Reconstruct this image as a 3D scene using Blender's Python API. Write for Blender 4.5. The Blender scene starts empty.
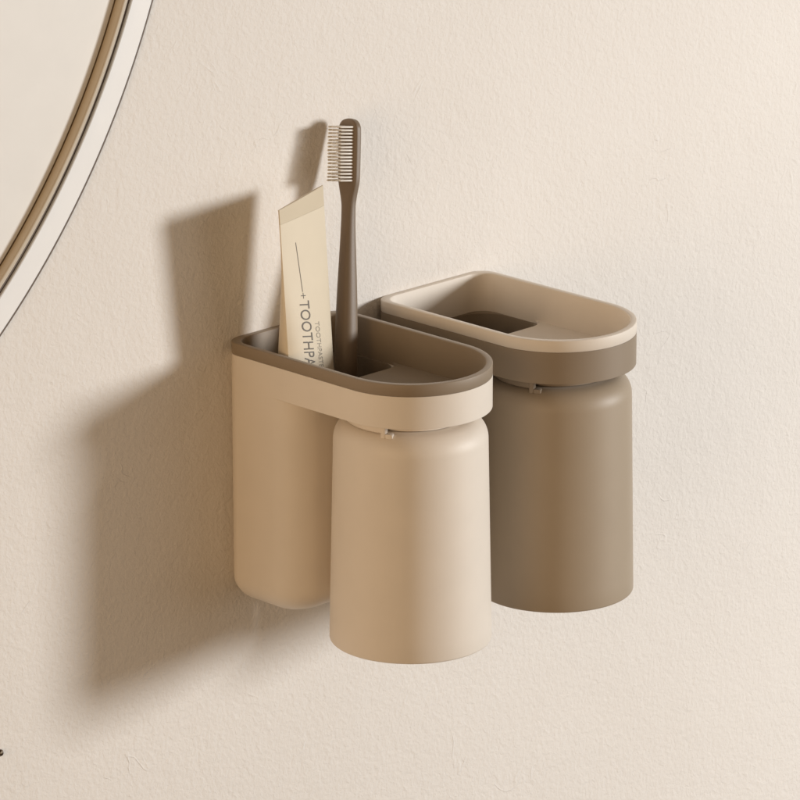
import bpy, bmesh, math, random
from mathutils import Vector, Matrix, noise
random.seed(4)
S = 0.01                       # everything below is written in centimetres
C = bpy.context.scene.collection
scene = bpy.context.scene

# ---------------------------------------------------------------- camera
TH, PH = math.radians(45.0666), math.radians(17.3261)
cam = bpy.data.cameras.new('camera')
camo = bpy.data.objects.new('camera', cam); C.objects.link(camo); scene.camera = camo
cam.sensor_width = 36; cam.sensor_fit = 'HORIZONTAL'
cam.lens = 4819.84 / 800 * 36
cam.clip_start = 0.05; cam.clip_end = 50
camo.location = (-136.09*S, -146.549*S, 59.632*S)
camo.rotation_euler = (math.pi/2 - PH, 0, -TH)

# ---------------------------------------------------------------- light
w = bpy.data.worlds.new('World'); scene.world = w; w.use_nodes = True
bg = w.node_tree.nodes['Background']
bg.inputs[0].default_value = (1.0, 0.68, 0.42, 1); bg.inputs[1].default_value = 0.11

def area(name, loc, target, size, power, col):
    l = bpy.data.lights.new(name, 'AREA'); l.shape = 'DISK'; l.size = size*S
    l.energy = power; l.color = col
    o = bpy.data.objects.new(name, l); C.objects.link(o)
    o.location = Vector(loc)*S
    o.rotation_euler = (Vector(target)-Vector(loc)).to_track_quat('-Z', 'Y').to_euler()
    return o
tc = Vector((4, -4, -4)); kd = Vector((.68, -.72, .135)).normalized()
area('key_lamp', tc + kd*260, tc, 52, 58, (.97, .98, .985))
area('soft_lamp', (95, -185, 5), (2, -3, -4), 150, 6.2, (1.0, .92, .82))
area('fill_lamp', (-192, -78, 26), (2, -6, -4), 110, 14.5, (1.0, .70, .41))

scene.view_settings.view_transform = 'Standard'
scene.view_settings.look = 'None'
scene.view_settings.exposure = 0.06
scene.view_settings.gamma = 1
scene.render.engine = 'CYCLES'
scene.render.resolution_x = 1024; scene.render.resolution_y = 1024

# ---------------------------------------------------------------- materials
def newmat(name):
    m = bpy.data.materials.new(name); m.use_nodes = True
    nt = m.node_tree; return m, nt, nt.nodes['Principled BSDF']

def plastic(name, col, rough=.52, bevel=.028, var=.04, grain=.010, spec=.45, sss=0.0, sheen=0.0):
    m, nt, p = newmat(name); N = nt.nodes; K = nt.links
    p.inputs['Roughness'].default_value = rough
    p.inputs['Specular IOR Level'].default_value = spec
    p.inputs['Sheen Weight'].default_value = .22; p.inputs['Sheen Roughness'].default_value = .35
    p.inputs['Sheen Tint'].default_value = (1, .93, .84, 1)
    tcn = N.new('ShaderNodeTexCoord')
    n1 = N.new('ShaderNodeTexNoise'); n1.inputs['Scale'].default_value = 60; n1.inputs['Detail'].default_value = 3
    K.new(tcn.outputs['Object'], n1.inputs['Vector'])
    mx = N.new('ShaderNodeMix'); mx.data_type = 'RGBA'
    mx.inputs[6].default_value = tuple(c*(1-var) for c in col)+(1,)
    mx.inputs[7].default_value = tuple(min(1, c*(1+var)) for c in col)+(1,)
    K.new(n1.outputs['Fac'], mx.inputs[0]); K.new(mx.outputs[2], p.inputs['Base Color'])
    n2 = N.new('ShaderNodeTexNoise'); n2.inputs['Scale'].default_value = 2600; n2.inputs['Detail'].default_value = 2
    K.new(tcn.outputs['Object'], n2.inputs['Vector'])
    mr = N.new('ShaderNodeMapRange'); mr.inputs[3].default_value = rough-.06; mr.inputs[4].default_value = rough+.08
    K.new(n2.outputs['Fac'], mr.inputs[0]); K.new(mr.outputs[0], p.inputs['Roughness'])
    b = N.new('ShaderNodeBump'); b.inputs['Strength'].default_value = .5; b.inputs['Distance'].default_value = grain*S*.25
    K.new(n2.outputs['Fac'], b.inputs['Height'])
    if bevel:
        bv = N.new('ShaderNodeBevel'); bv.samples = 6; bv.inputs['Radius'].default_value = bevel*S
        K.new(bv.outputs[0], b.inputs['Normal'])
    K.new(b.outputs[0], p.inputs['Normal'])
    if sss:
        p.inputs['Subsurface Weight'].default_value = sss
        p.inputs['Subsurface Radius'].default_value = (1.0, .6, .35)
        p.inputs['Subsurface Scale'].default_value = .2*S
    return m

CREAM = (.745, .668, .575); BROWN = (.275, .213, .150)
m_cream = plastic('cream_plastic', CREAM)
m_brown = plastic('taupe_plastic', BROWN)
m_cream_cup = plastic('cream_cup_plastic', CREAM, bevel=0)
m_brown_cup = plastic('taupe_cup_plastic', (.37, .295, .212), bevel=0, rough=.50)
m_brush = plastic('toothbrush_plastic', (.19, .138, .092), bevel=0, rough=.5)
m_bristle = plastic('bristle_nylon', (.80, .76, .70), bevel=0, rough=.35)
m_tube = plastic('tube_film', (.73, .63, .475), bevel=0, rough=.45, sss=.0)
m_crimp = plastic('tube_crimp', (.64, .54, .39), bevel=0, rough=.42)
m_cap = plastic('tube_cap', (.7, .66, .6), bevel=.03)
m_ink = plastic('dark_ink', (.15, .13, .105), bevel=0, rough=.6)
m_ink2 = plastic('pale_ink', (.33, .29, .23), bevel=0, rough=.6)
m_white = plastic('white_enamel', (.84, .83, .81), bevel=.02, rough=.35)
m_tan = plastic('bronze_ring', (.56, .48, .37), bevel=0, rough=.35)
m_edge = plastic('frame_edge', (.13, .09, .06), bevel=0, rough=.5)
m_reflection = plastic('painted_reflection', (.81, .79, .75), bevel=0, rough=.22)  # pale colour stands in for the bright room the mirror would reflect
m_metal = plastic('peg_metal', (.22, .18, .14), bevel=0, rough=.25)
m_metal.node_tree.nodes['Principled BSDF'].inputs['Metallic'].default_value = 1

def wall_material():
    m, nt, p = newmat('plaster_wall'); N = nt.nodes; K = nt.links
    p.inputs['Roughness'].default_value = .8; p.inputs['Specular IOR Level'].default_value = .25
    tcn = N.new('ShaderNodeTexCoord')
    def nz(scale, detail=4, rough=.55, dist=0):
        n = N.new('ShaderNodeTexNoise'); n.inputs['Scale'].default_value = scale
        n.inputs['Detail'].default_value = detail; n.inputs['Roughness'].default_value = rough
        n.inputs['Distortion'].default_value = dist
        K.new(tcn.outputs['Object'], n.inputs['Vector']); return n
    def math_(op, a, b=None, clamp=False):
        n = N.new('ShaderNodeMath'); n.operation = op; n.use_clamp = clamp
        for i, v in enumerate((a, b)):
            if v is None: continue
            if isinstance(v, (int, float)): n.inputs[i].default_value = v
            else: K.new(v, n.inputs[i])
        return n.outputs[0]
    big = nz(9, 3); cr = N.new('ShaderNodeMix'); cr.data_type = 'RGBA'
    cr.inputs[6].default_value = (.750, .704, .648, 1); cr.inputs[7].default_value = (.80, .757, .705, 1)
    K.new(big.outputs['Fac'], cr.inputs[0]); K.new(cr.outputs[2], p.inputs['Base Color'])
    g1 = nz(400, 3, .55, .4); g2 = nz(120, 3, .5, .6); g3 = nz(28, 2)
    # hairline trowel creases: the zero line of a warped noise, kept only here and there
    c1 = nz(16, 3, .6, 1.2); lim = math_('ABSOLUTE', math_('SUBTRACT', c1.outputs['Fac'], .5))
    line = math_('SUBTRACT', 1, math_('DIVIDE', lim, .011), True)
    msk = nz(30, 2, .5); mk = math_('MULTIPLY', math_('SUBTRACT', msk.outputs['Fac'], .585), 14, True)
    line = math_('MULTIPLY', line, mk)
    h = math_('ADD', math_('MULTIPLY', g1.outputs['Fac'], .66), math_('MULTIPLY', g2.outputs['Fac'], .48))
    h = math_('ADD', h, math_('MULTIPLY', g3.outputs['Fac'], .8))
    h = math_('ADD', h, math_('MULTIPLY', line, .22))
    b = N.new('ShaderNodeBump'); b.inputs['Strength'].default_value = 1; b.inputs['Distance'].default_value = .066*S
    K.new(h, b.inputs['Height']); K.new(b.outputs[0], p.inputs['Normal'])
    return m
m_wall = wall_material()

# ---------------------------------------------------------------- helpers
def obj(name, bm, mat, parent=None, sharp=35, smooth=True, loc=(0, 0, 0)):
    """links a bmesh (in cm) as one mesh object; loc is its parent's base, taken off the coordinates"""
    bmesh.ops.recalc_face_normals(bm, faces=bm.faces[:])
    me = bpy.data.meshes.new(name)
    for v in bm.verts: v.co = (v.co - Vector(loc)) * S
    bm.to_mesh(me); bm.free()
    if smooth:
        me.polygons.foreach_set('use_smooth', [True]*len(me.polygons))
        me.set_sharp_from_angle(angle=math.radians(sharp))
    me.materials.append(mat)
    o = bpy.data.objects.new(name, me); C.objects.link(o)
    if parent: o.parent = parent
    return o

def thing(name, label, cat, loc=(0, 0, 0), group=None):
    o = bpy.data.objects.new(name, None); C.objects.link(o)
    o.empty_display_size = .01
    o.location = Vector(loc)*S; o['label'] = label; o['category'] = cat
    if group: o['group'] = group
    return o

def loft(bm, rings, cap0=True, cap1=True, closed=False):
    """rings of equal point counts, joined by quads"""
    R = [[bm.verts.new(p) for p in r] for r in rings]
    n = len(R[0])
    pairs = list(zip(R, R[1:])) + ([(R[-1], R[0])] if closed else [])
    for a, b in pairs:
        for i in range(n):
            j = (i+1) % n
            bm.faces.new((a[i], a[j], b[j], b[i]))
    if not closed:
        if cap0: bm.faces.new(R[0][::-1])
        if cap1: bm.faces.new(R[-1])
    return R

W, RR, LEN = 7.0, 3.5, 7.934          # width, nose radius and straight length of the tray
def dee(d, z, rc):
    """plan outline of the tray inset by d: back corners rounded by rc, round nose"""
    p = []; x0, x1, y0 = d, W-d, -d
    for i in range(13):
        a = math.pi/2 + math.pi/2*i/12; p.append((x0+rc+rc*math.cos(a), y0-rc+rc*math.sin(a), z))
    for k in range(1, 8): p.append((x0, y0-rc + (-LEN-(y0-rc))*k/8, z))
    for i in range(97):
        a = math.pi + math.pi*i/96; p.append((RR+(RR-d)*math.cos(a), -LEN+(RR-d)*math.sin(a), z))
    for k in range(1, 8): p.append((x1, -LEN + (y0-rc+LEN)*k/8, z))
    for i in range(13):
        a = math.pi/2*i/12; p.append((x1-rc+rc*math.cos(a), y0-rc+rc*math.sin(a), z))
    return p

DC = 4.42                              # depth of the wall column
def col(d, z, rb, rf):
    """plan outline of the wall column inset by d"""
    p = []; x0, x1, y0, y1 = d, W-d, -d, -DC+d
    for cx, cy, r, a0 in ((x0+rb, y0-rb, rb, 90), (x0+rf, y1+rf, rf, 180), (x1-rf, y1+rf, rf, 270), (x1-rb, y0-rb, rb, 0)):
        for i in range(17):
            a = math.radians(a0 + 90*i/16); p.append((cx+r*math.cos(a), cy+r*math.sin(a), z))
    return p

def boolean(a, b, op):
    m = a.modifiers.new('b', 'BOOLEAN'); m.operation = op; m.object = b; m.solver = 'EXACT'
    dg = bpy.context.evaluated_depsgraph_get(); dg.update()
    me = bpy.data.meshes.new_from_object(a.evaluated_get(dg))
    a.modifiers.clear(); a.data = me
    bpy.data.objects.remove(b)

# ---------------------------------------------------------------- the wall
bm = bmesh.new()
bmesh.ops.create_grid(bm, x_segments=2, y_segments=2, size=150)
for v in bm.verts: v.co = Vector((v.co.x, 0, v.co.y))
wall = obj('wall', bm, m_wall, smooth=False); wall['kind'] = 'structure'

# ---------------------------------------------------------------- mirror
MC = Vector((-36.56, 0, 28.68))
def lathe_y(bm, prof, cen, n=256, closed=True):
    """profile of (radius, distance from the wall) turned about the wall normal"""
    rings = []
    for r, h in prof:
        rings.append([(cen.x + r*math.cos(2*math.pi*i/n), -h, cen.z + r*math.sin(2*math.pi*i/n)) for i in range(n)])
    loft(bm, rings, closed=closed)
mir = thing('wall_mirror', 'large round wall mirror with white rim and bronze inner ring at upper left', 'mirror', MC)
bm = bmesh.new(); lathe_y(bm, [(33.96, .0), (35.08, .0), (35.08, .12), (35.04, .15), (34.00, .15), (33.96, .12)], MC, 360)
obj('rim', bm, m_white, mir, loc=MC)
bm = bmesh.new(); lathe_y(bm, [(35.09, .0), (35.16, .0), (35.16, .13), (35.09, .13)], MC, 360)
obj('edge_band', bm, m_edge, mir, loc=MC)
bm = bmesh.new()
pr = [(33.19, .0), (33.19, .42), (33.20, .46), (33.23, .49), (33.28, .505), (33.34, .50), (33.42, .46), (33.52, .37), (33.62, .24), (33.69, .16), (33.72, .09), (33.72, .0)]
lathe_y(bm, pr, MC, 360); obj('inner_ring', bm, m_tan, mir, loc=MC)
bm = bmesh.new(); lathe_y(bm, [(33.11, .0), (33.95, .0), (33.95, .02), (33.11, .02)], MC, 360); obj('groove_shade', bm, m_edge, mir, loc=MC)  # dark backing colour stands in for the shade of a deeper gap
bm = bmesh.new(); lathe_y(bm, [(.01, .0), (33.10, .0), (33.10, .03), (.01, .03)], MC, 360)
obj('mirror_glass', bm, m_reflection, mir, loc=MC)

# ---------------------------------------------------------------- the two holders
HT, HB, ZR = 1.963, 11.85, .53        # tray height, column height, rim band height
CX, CY = RR, -LEN
def make_holder(label, mb, ml):
    t = thing('tumbler_holder', label, 'holder', group='wall tumbler holders hung side by side')
    bm = bmesh.new(); loft(bm, [dee(0, -HT, .8), dee(0, -ZR, .8)])
    body = obj('body', bm, mb, t)
    rings = []
    f = 1.15
    for i in range(13):
        a = math.pi/2*i/12; d = f*(1-math.sin(a)); z = -HB + f*(1-math.cos(a))
        rings.append(col(d, z, max(.8-d*.55, .15), max(1.5-d*.6, .4)))
    rings.append(col(0, -HT-.0, .8, 1.5)); rings.append(col(0.0, -1.2, .8, 1.5))
    bm = bmesh.new(); loft(bm, rings); c = obj('cut', bm, mb); boolean(body, c, 'UNION')
    bm = bmesh.new(); loft(bm, [dee(.17, -1.80, .8), dee(.17, .5, .8)]); c = obj('cut', bm, mb); boolean(body, c, 'DIFFERENCE')
    bm = bmesh.new(); loft(bm, [col(.5, -11.0, 1.0, 1.0), col(.29, -10.5, .9, .95), col(.29, -1.0, .9, .95)])
    c = obj('cut', bm, mb); boolean(body, c, 'DIFFERENCE')
    me = body.data; me.polygons.foreach_set('use_smooth', [True]*len(me.polygons)); me.set_sharp_from_angle(angle=math.radians(28))
    # liner with its rim, walls and shelf
    bm = bmesh.new()
    rings = [dee(.175, -1.79, .8), dee(.175, -ZR+.006, .8), dee(.012, -ZR+.006, .8), dee(0, -ZR+.02, .8)]
    for a in (0, 30, 60, 90):
        q = math.radians(a); rings.append(dee(.035*(1-math.cos(q)), -.035*(1-math.sin(q)), .8))
    for a in (0, 30, 60, 90):
        q = math.radians(a); rings.append(dee(.29-.04+.04*math.sin(q), -.04*(1-math.cos(q)), .8+.1*a/90))
    rings += [dee(.29, -1.79, .9)]
    loft(bm, rings, closed=True)
    liner = obj('liner', bm, ml, t, sharp=50)
    bm = bmesh.new()
    loft(bm, [col(.295, -1.792, .9, .95), col(.295, -10.4, .9, .95), col(.36, -10.3, 1.6, .9), col(.33, -1.792, 1.6, .9)], cap0=False, cap1=False)
    n = len(bm.verts)//4; bm.verts.ensure_lookup_table()
    for i in range(n):
        j = (i+1) % n; bm.faces.new((bm.verts[3*n+i], bm.verts[3*n+j], bm.verts[j], bm.verts[i]))
    bm.faces.new([bm.verts[2*n+i] for i in range(n)])
    obj('bin', bm, m_brown, t)
    # shelf: covers the nose of the tray, leaves the opening over the column free
    out = []
    d = .27; x0, x1 = d, W-d; ye = -4.18; rr = .75
    for i in range(9):
        a = math.radians(0 - 90*i/8); out.append((x1-rr+rr*math.cos(a), ye+rr+rr*math.sin(a)))
    for i in range(9):
        a = math.radians(270 - 90*i/8); out.append((x0+rr+rr*math.cos(a), ye+rr+rr*math.sin(a)))
    for i in range(65):
        a = math.pi + math.pi*i/64; out.append((RR+(RR-d)*math.cos(a), -LEN+(RR-d)*math.sin(a)))
    bm = bmesh.new(); loft(bm, [[(x, y, z) for x, y in out] for z in (-1.785, -1.66)])
    obj('shelf', bm, ml, t)
    # magnetic seat under the nose: a collar open towards the front, with a small foot
    seat = []
    a0, a1 = -86, 199
    bm = bmesh.new()
    def arc(r, z): return [(CX+r*math.cos(math.radians(a)), CY+r*math.sin(math.radians(a)), min(-HT-.003 - (0 if z == -HT-.003 else .01), -HT-.003 + (z+HT+.003)*min(1, .05+(a-a0)/30))) for a in [a0+(a1-a0)*i/80 for i in range(81)]]
    zt, zb = -HT-.003, -2.44
    o0 = arc(2.86, zt); o1 = arc(2.86, zb+.05); o2 = arc(2.81, zb); i1 = arc(2.3, zb); i0 = arc(2.3, zt)
    R = [[bm.verts.new(p) for p in r] for r in (o0, o1, o2, i1, i0)]
    for k in range(5):
        A, B = R[k], R[(k+1) % 5]
        for i in range(80): bm.faces.new((A[i], A[i+1], B[i+1], B[i]))
    bm.faces.new([r[0] for r in R]); bm.faces.new([r[-1] for r in R][::-1])
    obj('collar', bm, mb, t)
    bm = bmesh.new()
    loft(bm, [[(CX+2.3*math.cos(2*math.pi*i/64), CY+2.3*math.sin(2*math.pi*i/64), z) for i in range(64)] for z in (-2.42, -HT-.004)])
    obj('magnet_disc', bm, mb, t)
    bm = bmesh.new()       # L-shaped foot at the collar's end
    def blk(aa, ab, r0, r1, z0, z1, n=6):
        rg = []
        for k in range(n+1):
            a = math.radians(aa+(ab-aa)*k/n)
            e = .03 if k in (0, n) else 0
            rg.append([(CX+r*math.cos(a), CY+r*math.sin(a), z) for r, z in ((r0+e, z0+e), (r1-e, z0+e), (r1-e, z1-e), (r0+e, z1-e))])
        loft(bm, rg)
    blk(199.2, 203.5, 2.66, 2.98, -2.60, -HT-.004)
    blk(203.3, 209.5, 2.66, 2.98, -2.60, -2.40)
    obj('catch', bm, mb, t)
    return t
h1 = make_holder('cream holder with brown rim, holding the toothpaste tube and toothbrush', m_cream, m_brown)
h2 = make_holder('empty brown holder with cream rim, behind and right of the cream holder', m_brown, m_cream)
X2 = 9.119
h2.location = (X2*S, 0, 0)

# ---------------------------------------------------------------- the two tumblers
def make_cup(label, mat, x):
    base = (CX+x, CY, -12.497)
    t = None
    def ring(r, z, n=128): return [(CX+x+r*math.cos(2*math.pi*i/n), CY+r*math.sin(2*math.pi*i/n), z) for i in range(n)]
    prof = []
    zt, zb, rs, rb = -2.455, -12.497, 3.335, 3.522
    k = .95; prof.append((.02, zt)); prof.append((1.5, zt))
    for i in range(17):
        a = math.pi/2*i/16; prof.append((rs-.86+.86*math.sin(a)**.95, zt-k*(1-math.cos(a))))
    for i in range(1, 12):
        q = i/12; prof.append((rs+(rb-rs)*q, zt-k + (zb+.10-zt+k)*q))
    for i in range(9):
        a = math.pi*i/8; prof.append((rb-.10+.10*math.cos(a), zb+.10-.10*math.sin(a)))
    prof += [(rs-.2, zt-1.1), (rs-.5, zt-.5), (rs-1.1, zt-.25), (.02, zt-.25)]
    bm = bmesh.new(); loft(bm, [ring(r, z) for r, z in prof])
    o = obj('tumbler', bm, mat, sharp=60, loc=base); o.location = Vector(base)*S
    o['label'] = label; o['category'] = 'cup'; o['group'] = 'upside-down tumblers under the holders'
    return o
make_cup('cream tumbler hanging upside down under the front cream holder', m_cream_cup, 0)
make_cup('taupe brown tumbler hanging upside down under the rear brown holder', m_brown_cup, X2)

# ---------------------------------------------------------------- toothbrush
BT = Vector((6.72, -1.0, 8.86)); BB = Vector((4.45, -2.92, -4.3))
ax = (BT-BB).normalized(); nn = Vector((-1, 0, .2)); nn = (nn - ax*nn.dot(ax)).normalized(); ww = ax.cross(nn).normalized()
TL = (BT-BB).length
tb = thing('toothbrush', 'brown toothbrush with pale bristles leaning upright in the cream holder', 'toothbrush', BB)
# (distance below the tip, half width, half thickness)
prof = [(0, .10, .06), (.04, .27, .13), (.12, .41, .17), (.26, .52, .19), (.45, .575, .20), (1.2, .58, .20), (2.2, .57, .20), (2.72, .55, .20),
        (3.05, .48, .21), (3.35, .40, .23), (3.7, .34, .24), (4.2, .32, .26), (5.0, .33, .29), (6.0, .36, .34), (7.2, .41, .39), (8.4, .45, .43), (9.8, .48, .46),
        (11.5, .47, .47), (13.2, .46, .46), (TL-.3, .42, .42), (TL-.08, .30, .30), (TL, .12, .12)]
bm = bmesh.new(); rings = []
def lerp_prof(P, n):
    out = []
    for i in range(len(P)-1):
        for k in range(n):
            q = k/n; a, b = P[i], P[i+1]
            p0 = P[max(i-1, 0)]; p3 = P[min(i+2, len(P)-1)]
            def cr(j):
                m0 = (b[j]-p0[j])/max(b[0]-p0[0], 1e-6)*(b[0]-a[0]); m1 = (p3[j]-a[j])/max(p3[0]-a[0], 1e-6)*(b[0]-a[0])
                return (2*q**3-3*q*q+1)*a[j]+(q**3-2*q*q+q)*m0+(-2*q**3+3*q*q)*b[j]+(q**3-q*q)*m1
            out.append((a[0]+(b[0]-a[0])*q, cr(1), cr(2)))
    out.append(P[-1]); return out
for s, hw, ht in lerp_prof(prof, 4):
    e = 2.5 + 2.0*max(0, min(1, (3.8-s)/1.2))          # boxy head, round handle
    c = BT - ax*s; r = []
    for i in range(48):
        a = 2*math.pi*i/48; ca, sa = math.cos(a), math.sin(a)
        x = math.copysign(abs(ca)**(2/e), ca)*hw; y = math.copysign(abs(sa)**(2/e), sa)*ht
        r.append(tuple(c + ww*x + nn*y))
    rings.append(r)
loft(bm, rings); obj('handle', bm, m_brush, tb, sharp=60, loc=BB)
bm = bmesh.new()
NR = 17
for j in range(NR):
    for k in range(4):
        cc = BT - ax*(.36+.1455*j) + ww*(-.38+.25*k)
        jit = Vector((random.uniform(-1, 1), random.uniform(-1, 1), random.uniform(-1, 1)))*.012
        L_ = .76+random.uniform(-.015, .015)
        rg = []
        for q, rad in ((.15, .046), (L_*.97+.19, .044), (L_+.19, .030)):
            o_ = cc + nn*q + jit*q
            rg.append([tuple(o_ + (ww*math.cos(2*math.pi*i/8)+ax*math.sin(2*math.pi*i/8))*rad) for i in range(8)])
        loft(bm, rg)
obj('bristles', bm, m_bristle, tb, sharp=50, loc=BB)

# ---------------------------------------------------------------- toothpaste tube
TA, TB_ = Vector((-.10, -3.62, 6.52)), Vector((4.0, -2.06, 6.56))        # crimped end, left and right
LB, RB = Vector((.75, -3.45, -3.0)), Vector((3.85, -2.95, -3.0))         # shoulder end, left and right
tt = thing('toothpaste_tube', 'pale yellow toothpaste tube standing crimped end up in the cream holder', 'toothpaste', (LB+RB)/2)
def tube_pt(u, v, side, off=0):
    """u 0..1 across, v 0 (crimp) .. 1 (shoulder), side +1 front, -1 back"""
    a = TA.lerp(LB, v); b = TB_.lerp(RB, v*(1.35-.35*v)); wd = (b-a); wn = wd.normalized()
    down = ((LB+RB)-(TA+TB_)).normalized(); fr = wn.cross(down).normalized()
    if fr.y > 0: fr = -fr
    x = 2*u-1; th = .035 + (.50 if side > 0 else 1.72)*max(0, (v-.07)/.93)**.85
    g = (max(0, 1-abs(x)**2.4))**.85
    return a + wd*u + fr*(side*(th*g+.025) + (off if side > 0 else -off))
bm = bmesh.new()
NV, NU = 40, 28
def tube_ring(v):
    return [tuple(tube_pt(i/NU, v, 1)) for i in range(NU+1)] + [tuple(tube_pt(1-i/NU, v, -1)) for i in range(NU+1)]
loft(bm, [tube_ring(.070+.930*k/NV) for k in range(NV+1)])
obj('tube_body', bm, m_tube, tt, sharp=45, loc=(LB+RB)/2)
bm = bmesh.new(); loft(bm, [tube_ring(0), tube_ring(.04), tube_ring(.0695)]); obj('crimped_end', bm, m_crimp, tt, loc=(LB+RB)/2)
bm = bmesh.new(); cc = (LB+RB)/2
loft(bm, [[(cc.x+r*math.cos(2*math.pi*i/40), cc.y+r*math.sin(2*math.pi*i/40), cc.z-.01-h) for i in range(40)] for r, h in ((.9, .01), (.95, .1), (.88, 1.2), (.8, 1.3))])
obj('cap', bm, m_cap, tt, loc=cc)
TLEN = ((LB+RB)/2-(TA+TB_)/2).length
def write(name, body, u0, v0, size, length=None, squeeze=1):
    """text running down the tube: letter tops to the right"""
    cu = bpy.data.curves.new('t', 'FONT'); cu.body = body; cu.size = 1; cu.resolution_u = 4
    o = bpy.data.objects.new('t', cu); C.objects.link(o)
    dg = bpy.context.evaluated_depsgraph_get(); dg.update()
    me = bpy.data.meshes.new_from_object(o.evaluated_get(dg)); bpy.data.objects.remove(o)
    bm = bmesh.new(); bm.from_mesh(me)
    bmesh.ops.triangulate(bm, faces=bm.faces[:])
    xs = [v.co.x for v in bm.verts]; x0, x1 = min(xs), max(xs)
    k = (length/(x1-x0)) if length else size
    for v in bm.verts:
        s = (v.co.x-x0)*k; h = v.co.y*size
        vv = v0 + s/TLEN; uu = u0 + h/4.2
        v.co = tube_pt(uu, vv, 1, .012)
    return bm
bm = write('t', 'TOOTHPASTE', .225, .430, 1.15, 4.0)
b2 = bmesh.new()
def strip(bm, u0, u1, v0, v1, n=24, u2=0):
    A = [bm.verts.new(tube_pt(u0+u2*i/n, v0+(v1-v0)*i/n, 1, .012)) for i in range(n+1)]
    B = [bm.verts.new(tube_pt(u1+u2*i/n, v0+(v1-v0)*i/n, 1, .012)) for i in range(n+1)]
    for i in range(n): bm.faces.new((A[i], B[i], B[i+1], A[i+1]))
strip(bm, .265, .274, .168, .390, u2=.035)
strip(bm, .265, .355, .4055, .4095, 2); strip(bm, .305, .315, .394, .421, 2)
obj('large_lettering', bm, m_ink, tt, smooth=False, loc=(LB+RB)/2)
bm = write('t', 'TOOTHPASTE', .50, .530, .55, 2.15)
obj('small_lettering', bm, m_ink2, tt, smooth=False, loc=(LB+RB)/2)

# ---------------------------------------------------------------- small peg at the picture's left edge
PC = Vector((-13.27, 0, -15.42))
bm = bmesh.new(); lathe_y(bm, [(.01, 0), (.16, 0), (.16, .12), (.10, .2), (.01, .22)], Vector((0, 0, 0)), 32, closed=False)
pg = obj('wall_peg', bm, m_metal); pg.location = PC*S
pg['label'] = 'tiny dark metal peg in the wall at the lower left picture edge'; pg['category'] = 'peg'
